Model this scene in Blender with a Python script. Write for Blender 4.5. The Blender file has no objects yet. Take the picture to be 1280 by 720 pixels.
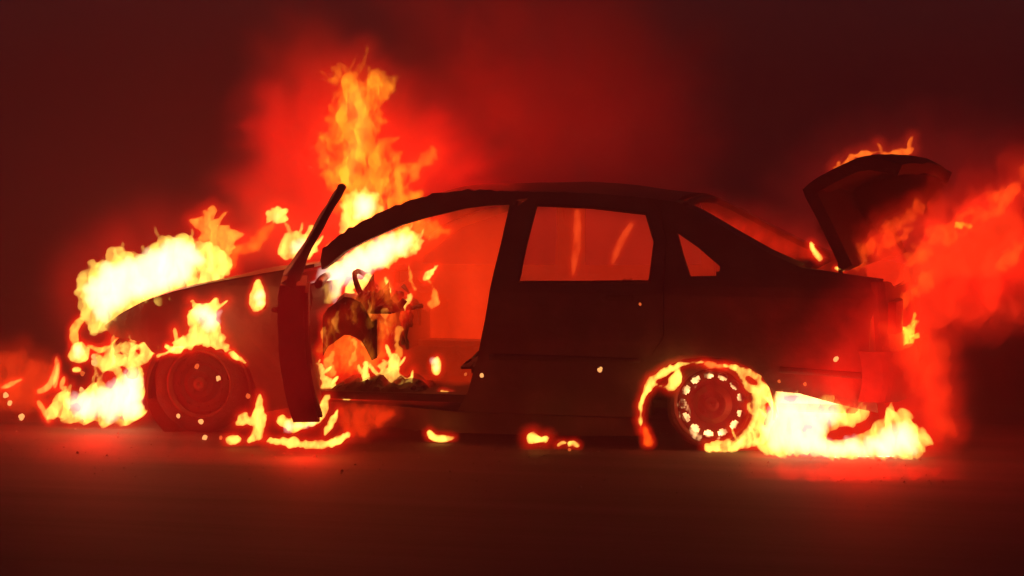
import bpy, bmesh, math, random
import numpy as np
from mathutils import Vector, Matrix, noise
from mathutils.geometry import delaunay_2d_cdt
random.seed(7)
PI = math.pi
SC = bpy.context.scene
COL = SC.collection

# ------------------------------------------------------------------ camera
FPX = 2940.0                      # focal length in photograph pixels (1280 wide)
CAMH = 1.60
PITCH = math.atan(194.0 / FPX)
CAMP = Vector((0, -12.0, CAMH))
cam_d = bpy.data.cameras.new('camera')
cam = bpy.data.objects.new('camera', cam_d); COL.objects.link(cam)
cam.location = CAMP
cam.rotation_euler = (PI/2 - PITCH, 0, 0)
cam_d.sensor_width = 36.0
cam_d.lens = 36.0 * FPX / 1280.0
cam_d.clip_start = 0.1
cam_d.clip_end = 1000
SC.camera = cam

# ------------------------------------------------------------------ world: night sky, smoke lit dull red
W = bpy.data.worlds.new('World'); SC.world = W; W.use_nodes = True
nt = W.node_tree; bgn = nt.nodes['Background']
bgn.inputs[0].default_value = (0.025, 0.0130, 0.0135, 1)
bgn.inputs[1].default_value = 1.0

# ------------------------------------------------------------------ render
SC.view_settings.view_transform = 'Standard'
SC.view_settings.look = 'None'
SC.view_settings.exposure = 0
SC.view_settings.gamma = 1
SC.render.engine = 'CYCLES'
cy = SC.cycles
cy.use_denoising = True
cy.max_bounces = 6; cy.diffuse_bounces = 3; cy.glossy_bounces = 2
cy.transparent_max_bounces = 96; cy.volume_bounces = 1
cy.volume_step_rate = 1.0; cy.volume_max_steps = 256
cy.sample_clamp_indirect = 3.0
SC.render.film_transparent = False

HAZE = 0.035
HC = math.exp(HAZE * 12.0)        # what the haze takes from a flame on its way to the camera

# ------------------------------------------------------------------ car frame
PSI = math.radians(14.0)
CP, SP = math.cos(PSI), math.sin(PSI)
CW = 1.70                          # car width
CAR_M = Matrix.Rotation(-PSI, 4, 'Z')

def ray(u, v):
    a = (u - 640.0) / FPX; b = (360.0 - v) / FPX
    f = Vector((0, math.cos(PITCH), -math.sin(PITCH)))
    up = Vector((0, math.sin(PITCH), math.cos(PITCH)))
    return f + Vector((1, 0, 0)) * a + up * b

def P(u, v, Y):
    d = ray(u, v); t = (Y - CAMP.y) / d.y
    return CAMP + d * t

def Pw(u, v, w):
    """point of the picture at car-local depth w, in car coordinates (s, w, z)"""
    d = ray(u, v)
    A = CAMP.x * SP + CAMP.y * CP; B = d.x * SP + d.y * CP
    t = (w - A) / B
    p = CAMP + d * t
    return Vector((p.x * CP - p.y * SP, w, p.z))

def wf(s, z):
    """side surface of the body: depth inward from the widest line"""
    w = 0.0
    if z > 0.80: w += 0.27 * ((z - 0.80) / 0.50) ** 1.15
    if z < 0.50: w += 0.06 * ((0.50 - z) / 0.4) ** 2
    if 0.55 < z <= 0.80: w += 0.018 * ((z - 0.55) / 0.25)
    elif z > 0.80: w += 0.018
    if s > 1.55: w += 0.16 * ((s - 1.55) / 0.4) ** 2
    if s < -1.9: w += 0.22 * ((-1.9 - s) / 0.45) ** 2
    return w

def S(u, v):
    w = 0.0
    for _ in range(9):
        p = Pw(u, v, w); w = wf(p.x, p.z)
    return Vector((p.x, p.z))

# ------------------------------------------------------------------ materials
def mat_new(name):
    m = bpy.data.materials.new(name); m.use_nodes = True
    n = m.node_tree.nodes; n.clear()
    out = n.new('ShaderNodeOutputMaterial')
    return m, m.node_tree, n, out

def mat_rough(name, c1, c2, rough=(0.5, 0.8), metal=0.0, scale=8.0, bump=0.3, detail=8.0, c3=None):
    m, t, n, out = mat_new(name)
    b = n.new('ShaderNodeBsdfPrincipled'); t.links.new(b.outputs[0], out.inputs[0])
    tc = n.new('ShaderNodeTexCoord')
    nz = n.new('ShaderNodeTexNoise'); nz.inputs['Scale'].default_value = scale
    nz.inputs['Detail'].default_value = detail; nz.inputs['Roughness'].default_value = 0.65
    t.links.new(tc.outputs['Object'], nz.inputs['Vector'])
    cr = n.new('ShaderNodeValToRGB')
    cr.color_ramp.elements[0].position = 0.35; cr.color_ramp.elements[0].color = (*c1, 1)
    cr.color_ramp.elements[1].position = 0.68; cr.color_ramp.elements[1].color = (*c2, 1)
    if c3:
        e = cr.color_ramp.elements.new(0.52); e.color = (*c3, 1)
    t.links.new(nz.outputs[0], cr.inputs[0]); t.links.new(cr.outputs[0], b.inputs['Base Color'])
    mr = n.new('ShaderNodeMapRange'); mr.inputs['To Min'].default_value = rough[0]; mr.inputs['To Max'].default_value = rough[1]
    t.links.new(nz.outputs[0], mr.inputs[0]); t.links.new(mr.outputs[0], b.inputs['Roughness'])
    b.inputs['Metallic'].default_value = metal
    n2 = n.new('ShaderNodeTexNoise'); n2.inputs['Scale'].default_value = scale * 6; n2.inputs['Detail'].default_value = 6
    t.links.new(tc.outputs['Object'], n2.inputs['Vector'])
    bp = n.new('ShaderNodeBump'); bp.inputs['Strength'].default_value = bump; bp.inputs['Distance'].default_value = 0.01
    t.links.new(n2.outputs[0], bp.inputs['Height']); t.links.new(bp.outputs[0], b.inputs['Normal'])
    return m

M = {}
M['burnt_metal'] = mat_rough('burnt_metal', (0.04, 0.032, 0.032), (0.14, 0.085, 0.078), (0.45, 0.75), 0.2, 5, 0.35, c3=(0.075, 0.052, 0.05))
M['soot'] = mat_rough('soot', (0.012, 0.010, 0.010), (0.04, 0.028, 0.025), (0.7, 0.95), 0.0, 12, 0.5)
M['charred_rubber'] = mat_rough('charred_rubber', (0.012, 0.010, 0.010), (0.05, 0.04, 0.04), (0.75, 0.95), 0.0, 22, 0.9)
M['rim_metal'] = mat_rough('rim_metal', (0.05, 0.035, 0.03), (0.16, 0.11, 0.09), (0.4, 0.7), 0.6, 14, 0.3)
M['lamp_plastic'] = mat_rough('lamp_plastic', (0.12, 0.01, 0.01), (0.2, 0.02, 0.02), (0.2, 0.4), 0.0, 10, 0.2)
M['asphalt'] = mat_rough('asphalt', (0.026, 0.021, 0.022), (0.060, 0.048, 0.048), (0.6, 0.9), 0.0, 2.2, 0.6, 12, c3=(0.04, 0.032, 0.034))
def mat_asphalt():
    m, t, n, out = mat_new('asphalt')
    b = n.new('ShaderNodeBsdfPrincipled'); t.links.new(b.outputs[0], out.inputs[0])
    tc = n.new('ShaderNodeTexCoord'); mp = n.new('ShaderNodeMapping'); mp.inputs['Rotation'].default_value = (0, 0, PSI)
    t.links.new(tc.outputs['Object'], mp.inputs[0])
    mp2 = n.new('ShaderNodeMapping'); mp2.inputs['Scale'].default_value = (0.12, 2.2, 1)
    t.links.new(mp.outputs[0], mp2.inputs[0])
    nb = n.new('ShaderNodeTexNoise'); nb.inputs['Scale'].default_value = 1.6; nb.inputs['Detail'].default_value = 7; nb.inputs['Roughness'].default_value = 0.6
    t.links.new(mp2.outputs[0], nb.inputs['Vector'])
    ng = n.new('ShaderNodeTexNoise'); ng.inputs['Scale'].default_value = 45; ng.inputs['Detail'].default_value = 8; ng.inputs['Roughness'].default_value = 0.75
    t.links.new(tc.outputs['Object'], ng.inputs['Vector'])
    npch = n.new('ShaderNodeTexNoise'); npch.inputs['Scale'].default_value = 1.1; npch.inputs['Detail'].default_value = 9
    t.links.new(mp.outputs[0], npch.inputs['Vector'])
    cr = n.new('ShaderNodeValToRGB')
    cr.color_ramp.elements[0].position = 0.42; cr.color_ramp.elements[0].color = (0.014, 0.010, 0.011, 1)
    cr.color_ramp.elements[1].position = 0.60; cr.color_ramp.elements[1].color = (0.120, 0.058, 0.060, 1)
    a1 = n.new('ShaderNodeMath'); a1.operation = 'MULTIPLY_ADD'; a1.inputs[1].default_value = 0.55
    a2 = n.new('ShaderNodeMath'); a2.operation = 'MULTIPLY_ADD'; a2.inputs[1].default_value = 0.25
    a3 = n.new('ShaderNodeMath'); a3.operation = 'MULTIPLY'; a3.inputs[1].default_value = 0.20
    t.links.new(npch.outputs[0], a3.inputs[0]); t.links.new(ng.outputs[0], a2.inputs[0]); t.links.new(a3.outputs[0], a2.inputs[2])
    t.links.new(nb.outputs[0], a1.inputs[0]); t.links.new(a2.outputs[0], a1.inputs[2])
    t.links.new(a1.outputs[0], cr.inputs[0]); t.links.new(cr.outputs[0], b.inputs['Base Color'])
    b.inputs['Roughness'].default_value = 0.78
    bp = n.new('ShaderNodeBump'); bp.inputs['Strength'].default_value = 0.5; bp.inputs['Distance'].default_value = 0.006
    t.links.new(ng.outputs[0], bp.inputs['Height']); t.links.new(bp.outputs[0], b.inputs['Normal'])
    return m
M['asphalt'] = mat_asphalt()
M['ash'] = mat_rough('ash', (0.03, 0.02, 0.02), (0.30, 0.22, 0.20), (0.35, 0.9), 0.0, 6.0, 0.2)
M['dirt'] = mat_rough('dirt', (0.03, 0.022, 0.016), (0.085, 0.06, 0.045), (0.85, 1.0), 0.0, 3.0, 1.0, 12)
M['worn_paint'] = mat_rough('worn_paint', (0.04, 0.033, 0.033), (0.16, 0.14, 0.13), (0.6, 0.8), 0.0, 9.0, 0.05, 12, c3=(0.07, 0.055, 0.055))
M['grass'] = mat_rough('grass', (0.03, 0.04, 0.015), (0.07, 0.075, 0.03), (0.7, 0.9), 0.0, 3.0, 0.2)

def mat_glow(name, col, strength):
    m, t, n, out = mat_new(name)
    e = n.new('ShaderNodeEmission'); e.inputs[0].default_value = (*col, 1); e.inputs[1].default_value = strength
    t.links.new(e.outputs[0], out.inputs[0]); return m
M['ember'] = mat_glow('ember_glow', (1.0, 0.42, 0.12), 1.7)
M['ember_dim'] = mat_glow('ember_glow_dim', (1.0, 0.16, 0.03), 1.0)

VC = {}
def mat_fire(name, rad, T):
    """burning gas or emitted glow of even density: seen through 2T metres of it the flame has the radiance rad"""
    e = tuple(c * HC / (2 * T) for c in rad)
    key = (name,) + tuple(round(x, 3) for x in e)
    if key in VC: return VC[key]
    m, t, n, out = mat_new(name)
    em = n.new('ShaderNodeEmission')
    mx = max(e)
    em.inputs[0].default_value = (e[0]/mx, e[1]/mx, e[2]/mx, 1); em.inputs[1].default_value = mx
    t.links.new(em.outputs[0], out.inputs[1])
    VC[key] = m; return m

def mat_smoke(name, dens, col, absorb=(0.0, 0.0, 0.0)):
    m, t, n, out = mat_new(name)
    v = n.new('ShaderNodeVolumePrincipled')
    v.inputs['Color'].default_value = (*col, 1); v.inputs['Density'].default_value = dens
    v.inputs['Absorption Color'].default_value = (*absorb, 1)
    v.inputs['Anisotropy'].default_value = 0.1
    t.links.new(v.outputs[0], out.inputs[1]); return m

# ------------------------------------------------------------------ fire light (lamps stand in the flames they belong to)
def lamp(name, p, power, col=(1, 0.012, 0.004), r=0.12):
    l = bpy.data.lights.new(name, 'POINT'); l.energy = power * 0.5; l.color = col; l.shadow_soft_size = r
    o = bpy.data.objects.new(name, l); COL.objects.link(o); o.location = p
lamp('fire_light', P(175, 335, 0.95), 60, r=0.2)
lamp('fire_light', P(445, 285, 0.7), 30, r=0.2)
lamp('fire_light', P(450, 200, 1.0), 40, r=0.3)
lamp('fire_light', P(370, 210, 1.2), 20, r=0.3)
lamp('fire_light', P(580, 190, 1.3), 40, r=0.3)
lamp('fire_light', P(120, 500, 0.30), 60)
lamp('fire_light', P(255, 400, 0.22), 5)
lamp('fire_light', P(380, 530, -0.45), 40)
lamp('fire_light', P(470, 480, 0.7), 16)
lamp('fire_light', P(1075, 525, -0.70), 60)
lamp('fire_light', P(1245, 340, 0.7), 30, r=0.2)
lamp('fire_light', P(885, 465, 0.1), 2)
lamp('fire_light', P(20, 480, 0.6), 14)

# ------------------------------------------------------------------ object helpers
def link_mesh(name, verts, faces, mat, parent=None, smooth=True, kind=None, label=None):
    me = bpy.data.meshes.new(name)
    me.from_pydata([tuple(v) for v in verts], [], faces); me.validate(); me.update()
    if smooth:
        me.polygons.foreach_set('use_smooth', [True] * len(me.polygons))
    if mat: me.materials.append(mat)
    o = bpy.data.objects.new(name, me); COL.objects.link(o)
    if parent: o.parent = parent
    if kind: o['kind'] = kind
    if label: o['label'] = label
    return o

def fixnormals(o):
    bm = bmesh.new(); bm.from_mesh(o.data); bmesh.ops.recalc_face_normals(bm, faces=bm.faces); bm.to_mesh(o.data); bm.free()
    return o

def empty(name, loc, label, cat, group=None, rot=0):
    o = bpy.data.objects.new(name, None); COL.objects.link(o); o.location = loc; o.rotation_euler = (0, 0, rot)
    o.empty_display_size = 0.1
    o['label'] = label; o['category'] = cat
    if group: o['group'] = group
    return o

def resample(pts, step, closed=True):
    out = []; n = len(pts)
    for i in range(n if closed else n - 1):
        a = pts[i]; b = pts[(i + 1) % n]
        L = math.hypot(b[0]-a[0], b[1]-a[1]); k = max(1, int(round(L / step)))
        for j in range(k): out.append((a[0] + (b[0]-a[0]) * j / k, a[1] + (b[1]-a[1]) * j / k))
    if not closed: out.append(tuple(pts[-1]))
    return out

def smooth_poly(pts, it=2, closed=True):
    for _ in range(it):
        q = []; n = len(pts)
        if not closed: q.append(pts[0])
        for i in range(n if closed else n - 1):
            a = pts[i]; b = pts[(i + 1) % n]
            q += [(0.75*a[0]+0.25*b[0], 0.75*a[1]+0.25*b[1]), (0.25*a[0]+0.75*b[0], 0.25*a[1]+0.75*b[1])]
        if not closed: q.append(pts[-1])
        pts = q
    return pts

def in_poly(X, Y, poly):
    X = np.asarray(X); Y = np.asarray(Y); c = np.zeros(X.shape, bool)
    n = len(poly); j = n - 1
    for i in range(n):
        xi, yi = poly[i]; xj, yj = poly[j]
        if yi != yj:
            m = ((yi > Y) != (yj > Y)) & (X < (xj - xi) * (Y - yi) / (yj - yi) + xi)
            c ^= m
        j = i
    return c

def seg_dist(PX, PY, poly):
    """distance and nearest point from many points to a closed polygon"""
    best = np.full(PX.shape, 1e9); bx = np.zeros(PX.shape); by = np.zeros(PX.shape)
    n = len(poly)
    for i in range(n):
        ax, ay = poly[i]; cx, cy_ = poly[(i + 1) % n]
        dx, dy = cx - ax, cy_ - ay; L = dx*dx + dy*dy
        if L < 1e-14: continue
        t = np.clip(((PX - ax) * dx + (PY - ay) * dy) / L, 0, 1)
        qx = ax + t * dx; qy = ay + t * dy
        d = np.hypot(PX - qx, PY - qy); m = d < best
        best[m] = d[m]; bx[m] = qx[m]; by[m] = qy[m]
    return best, bx, by

def sdf(PX, PY, polys, holes=()):
    """signed distance, positive inside, with gradient"""
    val = np.full(PX.shape, -1e9); gx = np.zeros(PX.shape); gy = np.zeros(PX.shape)
    def one(p):
        d, bx, by = seg_dist(PX, PY, p); ins = in_poly(PX, PY, p)
        s = np.where(ins, d, -d); dd = np.maximum(d, 1e-9)
        sg = np.where(ins, 1.0, -1.0)
        return s, sg * (PX - bx) / dd, sg * (PY - by) / dd
    for p in polys:
        s, a, b = one(p); m = s > val; val[m] = s[m]; gx[m] = a[m]; gy[m] = b[m]
    for p in holes:
        s, a, b = one(p); s = -s; m = s < val; val[m] = s[m]; gx[m] = -a[m]; gy[m] = -b[m]
    return val, gx, gy

# ------------------------------------------------------------------ sheet-metal panels
def tri2d(outline, holes, g):
    loops = [resample(outline, g)] + [resample(h, g) for h in holes]
    pts = []; edges = []
    for L in loops:
        b = len(pts); pts += L; edges += [(b + i, b + (i + 1) % len(L)) for i in range(len(L))]
    xs = [p[0] for p in outline]; ys = [p[1] for p in outline]
    gx, gy = np.meshgrid(np.arange(min(xs) + g/2, max(xs), g), np.arange(min(ys) + g/2, max(ys), g))
    gx = gx.ravel(); gy = gy.ravel()
    if len(gx):
        s, _, _ = sdf(gx, gy, [outline], holes)
        for x, y in zip(gx[s > 0.4*g], gy[s > 0.4*g]): pts.append((float(x), float(y)))
    r = delaunay_2d_cdt([Vector(p) for p in pts], edges, [], 0, 1e-6)
    V = [(v.x, v.y) for v in r[0]]; F = [list(f) for f in r[2]]
    cx = np.array([sum(V[i][0] for i in f)/3 for f in F]); cy2 = np.array([sum(V[i][1] for i in f)/3 for f in F])
    ok = in_poly(cx, cy2, outline)
    for h in holes: ok &= ~in_poly(cx, cy2, h)
    return V, [f for f, k in zip(F, ok) if k]

def solid(name, V, F, outer, inner, mat, parent, **kw):
    """two skins and the edge between them"""
    n = len(V); vs = [outer(*p) for p in V] + [inner(*p) for p in V]
    cnt = {}
    for f in F:
        for i in range(3):
            e = (f[i], f[(i+1) % 3]); cnt[e] = cnt.get(e, 0) + 1
    fs = [tuple(f) for f in F] + [tuple(n + i for i in reversed(f)) for f in F]
    for (a, b) in list(cnt):
        if (b, a) not in cnt: fs.append((b, a, n + a, n + b))
    used = sorted({i for f in fs for i in f}); mp = {k: i for i, k in enumerate(used)}
    o = link_mesh(name, [vs[k] for k in used], [tuple(mp[i] for i in f) for f in fs], mat, parent, smooth=False, **kw)
    return fixnormals(o)

def warp(s, z, a=0.006, f=5.0, seed=0.0):
    return a * noise.noise(Vector((s*f, z*f, seed))) + a*0.4*noise.noise(Vector((s*f*3.7, z*f*3.7, seed+3)))

def side_panel(name, px, holes, parent, mat, t=0.03, g=0.06, far=False, off=0.0, seed=0.0, amp=0.006, sz=False, **kw):
    conv = (lambda L: [tuple(p) for p in L]) if sz else (lambda L: [tuple(S(*p)) for p in L])
    o = conv(px); hs = [conv(h) for h in holes]
    V, F = tri2d(o, hs, g)
    sgn = -1 if far else 1; base = CW if far else 0.0
    def A(s, z): return (s, base + sgn * (wf(s, z) + off + warp(s, z, amp, seed=seed)), z)
    def B(s, z): return (s, base + sgn * (wf(s, z) + off + t + warp(s, z, amp, seed=seed)), z)
    return solid(name, V, F, A, B, mat, parent, **kw)

def beam(name, pts, rad, mat, parent, seg=10, flat=1.0, cap=True, jit=0.0, **kw):
    """tube along a 3-D polyline; rad a number or a list"""
    n = len(pts); pts = [Vector(p) for p in pts]
    vs = []; fs = []
    up0 = Vector((0, 0, 1))
    for i, p in enumerate(pts):
        d = (pts[min(i+1, n-1)] - pts[max(i-1, 0)]).normalized()
        u = up0 if abs(d.dot(up0)) < 0.9 else Vector((1, 0, 0))
        a = d.cross(u).normalized(); b = a.cross(d).normalized()
        r = rad[i] if isinstance(rad, (list, tuple)) else rad
        for k in range(seg):
            th = 2*PI*k/seg; rr = r * (1 + jit * noise.noise(p*9 + Vector((k, 0, 0))))
            vs.append(p + a * rr * math.cos(th) * flat + b * rr * math.sin(th))
    for i in range(n-1):
        for k in range(seg):
            fs.append((i*seg+k, i*seg+(k+1) % seg, (i+1)*seg+(k+1) % seg, (i+1)*seg+k))
    if cap: fs += [tuple(range(seg)), tuple((n-1)*seg+k for k in reversed(range(seg)))]
    return fixnormals(link_mesh(name, vs, fs, mat, parent, **kw))

def lathe(name, prof, mat, parent, center, seg=48, axis='y', **kw):
    """prof: (radius, across) closed ring profile, turned about the car's y axis"""
    vs = []; fs = []; n = len(prof)
    for i in range(seg):
        th = 2*PI*i/seg
        for (r, a) in prof: vs.append((center[0] + r*math.cos(th), center[1] + a, center[2] + r*math.sin(th)))
    for i in range(seg):
        for j in range(n):
            a = i*n + j; b = i*n + (j+1) % n; c = ((i+1) % seg)*n + (j+1) % n; d = ((i+1) % seg)*n + j
            fs.append((a, b, c, d))
    return fixnormals(link_mesh(name, vs, fs, mat, parent, **kw))

def grid_surf(name, fn, nu, nv, mat, parent, t=0.0, smooth=True, **kw):
    V = [(i/nu, j/nv) for i in range(nu+1) for j in range(nv+1)]
    F = []
    for i in range(nu):
        for j in range(nv):
            a = i*(nv+1)+j; b = a + nv + 1
            F += [(a, b, b+1), (a, b+1, a+1)]
    return solid(name, V, F, lambda u, v: fn(u, v, 0.0), lambda u, v: fn(u, v, t), mat, parent, **kw)

def box(name, lo, hi, mat, parent, bev=0.01, **kw):
    bm = bmesh.new(); bmesh.ops.create_cube(bm, size=1.0)
    for v in bm.verts:
        v.co = Vector([lo[i] + (v.co[i] + 0.5) * (hi[i] - lo[i]) for i in range(3)])
    if bev: bmesh.ops.bevel(bm, geom=list(bm.edges), offset=bev, segments=2, affect='EDGES')
    me = bpy.data.meshes.new(name); bm.to_mesh(me); bm.free(); me.materials.append(mat)
    o = bpy.data.objects.new(name, me); COL.objects.link(o); o.parent = parent
    for k, v in kw.items(): o[k] = v
    return o

WIRES = []
# burnt wiring and trim hanging from the dashboard
rn = random.Random(4)
for k in range(16):
    p = Vector((rn.uniform(-1.0, -0.62), rn.uniform(0.18, 0.7), rn.uniform(0.66, 0.80))); pts = [p.copy()]
    d = Vector((rn.uniform(-0.4, 0.35), rn.uniform(-0.4, 0.3), rn.uniform(-1.0, -0.2)))
    for j in range(7):
        d += Vector((rn.uniform(-0.6, 0.6), rn.uniform(-0.4, 0.4), rn.uniform(-0.6, 0.3))); p = p + d.normalized()*rn.uniform(0.02, 0.05); p.x = min(p.x, -0.70); pts.append(p.copy())
    WIRES.append((pts, [rn.uniform(0.006, 0.018) for _ in pts]))
# ================================================================== SETTING
def car2w(s, w, z=0.0):
    return CAR_M @ Vector((s, w, z))

def ground_sheet(name, x0, x1, y0, y1, nx, ny, z, amp, mat, frame='car'):
    vs = []; fs = []
    for i in range(nx+1):
        for j in range(ny+1):
            x = x0 + (x1-x0)*i/nx; y = y0 + (y1-y0)*j/ny
            h = z + amp * noise.fractal(Vector((x*0.7, y*0.7, 1.7)), 0.8, 2.0, 4)
            p = car2w(x, y, h) if frame == 'car' else Vector((x, y, h))
            vs.append(p)
    for i in range(nx):
        for j in range(ny):
            a = i*(ny+1)+j; fs.append((a, a+ny+1, a+ny+2, a+1))
    return link_mesh(name, vs, fs, mat, None, kind='structure')
ground_sheet('ground', -400, 400, -400, 400, 40, 40, -0.03, 0.0, M['dirt'], 'world')
ground_sheet('verge', -40, 40, 2.1, 26, 160, 90, 0.0, 0.03, M['dirt'])
ground_sheet('road', -40, 40, -20, 2.1, 200, 90, 0.0, 0.0, M['asphalt'])
# worn line of paint and old tar seams that run along the road
def strip(name, w0, w1, z, mat):
    vs = []; fs = []; n = 260
    for i in range(n+1):
        s = -14 + 28*i/n; j = 0.012*noise.noise(Vector((s*2, w0*7, 0)))
        h = 0.0
        vs += [car2w(s, w0 + j, z + h), car2w(s, w1 - j, z + h)]
    for i in range(n): fs.append((2*i, 2*i+2, 2*i+3, 2*i+1))
    return link_mesh(name, vs, fs, mat, None, kind='structure')

# ash, glass and burnt scraps strewn over the road round the car
rn = random.Random(3); vs = []; fs = []
for k in range(700):
    a = abs(rn.gauss(0, 1)); s0 = rn.uniform(-3.4, 2.9); w0 = rn.choice([-1, 1]) * a * 0.7 - 0.25
    r0 = rn.uniform(0.003, 0.009) * (2.0 if rn.random() < 0.06 else 1); b = len(vs); th = rn.uniform(0, PI)
    for q in range(4):
        rr = r0 * rn.uniform(0.5, 1.3); p = car2w(s0 + rr*math.cos(th+q*PI/2), w0 + rr*math.sin(th+q*PI/2), 0.001); vs.append(p)
    p = car2w(s0 + r0*0.2, w0, 0.001 + r0*rn.uniform(0.4, 1.0)); vs.append(p)
    fs += [(b+q, b+(q+1) % 4, b+4) for q in range(4)] + [(b+3, b+2, b+1, b)]
link_mesh('road_debris', vs, fs, M['ash'], None, smooth=False, kind='stuff')
# ================================================================== THE CAR
car = empty('burning_sedan', (0, 0, 0), 'burnt out dark four door sedan on fire with open front door and raised boot lid', 'car', rot=-PSI)
BM = M['burnt_metal']

def shrink(px, k):
    """move an outline inward a little for the shut lines"""
    return px
# rear door
rear_door = side_panel('rear_door',
    [(641, 262), (660, 248), (700, 247), (760, 251), (806, 258), (824, 262), (832, 300), (829, 352), (829, 420), (808, 455),
     (800, 500), (800, 522), (582, 515), (597, 450), (607, 400), (618, 350), (630, 305)],
    [[(671, 256), (740, 259), (808, 267), (818, 302), (812, 352), (730, 353), (648, 353), (658, 305)]],
    car, BM, seed=1)
def rail(name, px, r, parent, mat=BM, dw=-0.004, flat=0.5, closed=False, g=14, off=0.0):
    pts = resample(px, g, closed)
    P3 = []
    for p in pts:
        q = S(*p); P3.append((q.x, wf(q.x, q.y) + dw + off, q.y))
    if closed: P3.append(P3[0]); P3.append(P3[1])
    return beam(name, P3, r, mat, parent, 8, flat)
rail('window_frame', [(671, 256), (740, 259), (808, 267), (818, 302), (812, 352), (730, 353), (648, 353), (658, 305)], 0.009, rear_door, M['soot'], closed=True)
q = S(775, 372); box('door_handle', (q.x-0.075, wf(q.x, q.y)-0.03, q.y-0.015), (q.x+0.075, wf(q.x, q.y)-0.004, q.y+0.015), M['soot'], rear_door, 0.008)
rail('trim_strip', [(612, 446), (700, 448), (800, 452)], 0.016, rear_door, M['soot'], flat=0.4)
# body: roof rail, quarter, pillars
rear_quarter = side_panel('rear_quarter',
    [(812, 248), (845, 252), (875, 266), (920, 293), (960, 316), (1000, 334), (1045, 341), (1104, 349), (1102, 360), (1096, 380), (1088, 402),
     (1086, 440), (1092, 470), (1097, 516), (1040, 503), (1000, 492), (969, 489), (967, 505), (972, 520), (966, 492), (952, 470), (930, 456), (905, 448), (880, 446), (855, 449),
     (832, 458), (814, 474), (803, 498), (800, 522), (800, 500), (808, 455), (830, 420), (832, 352), (835, 300), (827, 262)],
    [[(846, 291), (872, 309), (900, 333), (899, 345), (862, 346), (853, 318)]],
    car, BM, t=0.035, g=0.05, seed=2)
q = S(990, 392); 
def fuel(u, v, r, nm, par, mat):
    c = S(u, v); vs = [(c.x + r*math.cos(a*PI/12), wf(c.x, c.y) - 0.004, c.y + r*math.sin(a*PI/12)) for a in range(24)]
    vs += [(x, y+0.02, z) for x, y, z in vs]
    return fixnormals(link_mesh(nm, vs, [tuple(range(24)), tuple(range(47, 23, -1))] + [(a, (a+1) % 24, 24+(a+1) % 24, 24+a) for a in range(24)], mat, par, smooth=False))
rail('trim_strip', [(975, 462), (1030, 466), (1084, 470)], 0.016, rear_quarter, M['soot'], flat=0.4)
# roof rail + A pillar (ragged upper edge)
rag = [(403, 312), (430, 291), (452, 279), (470, 269), (500, 256), (520, 250), (540, 244), (570, 240), (600, 238.5), (640, 239), (700, 240), (760, 243), (812, 248)]
rag2 = []
for i, p in enumerate(resample(rag, 7, False)):
    rag2.append((p[0], p[1] + (3.6 if p[0] < 650 else 2.0)*noise.noise(Vector((i*0.83+0.37, 0, 4))) - (1.5 if p[0] < 620 else 0)))
side_panel('roof_rail',
    rag2 + [(824, 262), (806, 258), (760, 251), (700, 247), (660, 248), (643, 250), (642, 256), (610, 257), (580, 261), (530, 273), (500, 282), (480, 291), (455, 302), (430, 315), (412, 330), (402, 337), (400, 326)],
    [], car, BM, t=0.07, g=0.03, seed=3, amp=0.008)
side_panel('b_pillar', [(636, 252), (646, 252), (634, 305), (622, 350), (611, 400), (600, 450), (588, 515), (570, 515), (583, 490), (595, 448), (604, 400), (613, 350), (624, 305)], [], car, BM, t=0.07, g=0.04, off=0.034, seed=4)
side_panel('sill', [(395, 502), (480, 507), (584, 516), (800, 524), (802, 545), (700, 545), (560, 541), (480, 534), (395, 525)], [], car, BM, t=0.12, g=0.06, seed=5, off=0.01)
# front wing, opened by the fire
front_fender = side_panel('front_fender',
    [(132, 409), (150, 394), (180, 378), (215, 366.5), (260, 356), (310, 347), (345, 341), (368, 338), (374, 380), (372, 430), (366, 480), (360, 510), (326, 516),
     (322, 490), (312, 462), (295, 444), (270, 434), (246, 431), (222, 435), (204, 446), (190, 440), (180, 428), (160, 424), (140, 420)],
    [[(313, 374), (322, 352), (331, 368), (334, 386), (318, 388)], [(246, 388), (258, 378), (270, 388), (270, 405), (262, 414), (248, 404)]],
    car, BM, t=0.03, g=0.05, seed=6, amp=0.012)
# far side: the same panels mirrored
def farp(name, px, holes, **kw): return side_panel(name, px, holes, car, BM, far=True, seed=9, **kw)
farp('rear_door',
    [(641, 262), (660, 248), (700, 247), (760, 251), (806, 258), (824, 262), (832, 300), (829, 352), (829, 420), (808, 455),
     (800, 500), (800, 522), (582, 515), (597, 450), (607, 400), (618, 350), (630, 305)],
    [[(671, 256), (740, 259), (808, 267), (818, 302), (812, 352), (730, 353), (648, 353), (658, 305)]])
farp('rear_quarter',
    [(812, 248), (845, 252), (875, 266), (920, 293), (960, 316), (1000, 334), (1045, 341), (1104, 349), (1102, 360), (1096, 380), (1088, 402),
     (1086, 440), (1092, 470), (1097, 516), (1040, 503), (1000, 492), (972, 520), (966, 492), (952, 470), (930, 456), (905, 448), (880, 446), (855, 449),
     (832, 458), (814, 474), (803, 498), (800, 500), (808, 455), (830, 420), (832, 352), (835, 300), (827, 262)],
    [[(846, 291), (872, 309), (900, 333), (899, 345), (862, 346), (853, 318)]])
farp('roof_rail', [(470, 275), (520, 255), (570, 243), (640, 239), (700, 240), (812, 248), (824, 262), (760, 251), (700, 247), (643, 250), (600, 257), (530, 269), (480, 287), (430, 312), (402, 337), (400, 320)], [], t=0.06, g=0.05)
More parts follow.
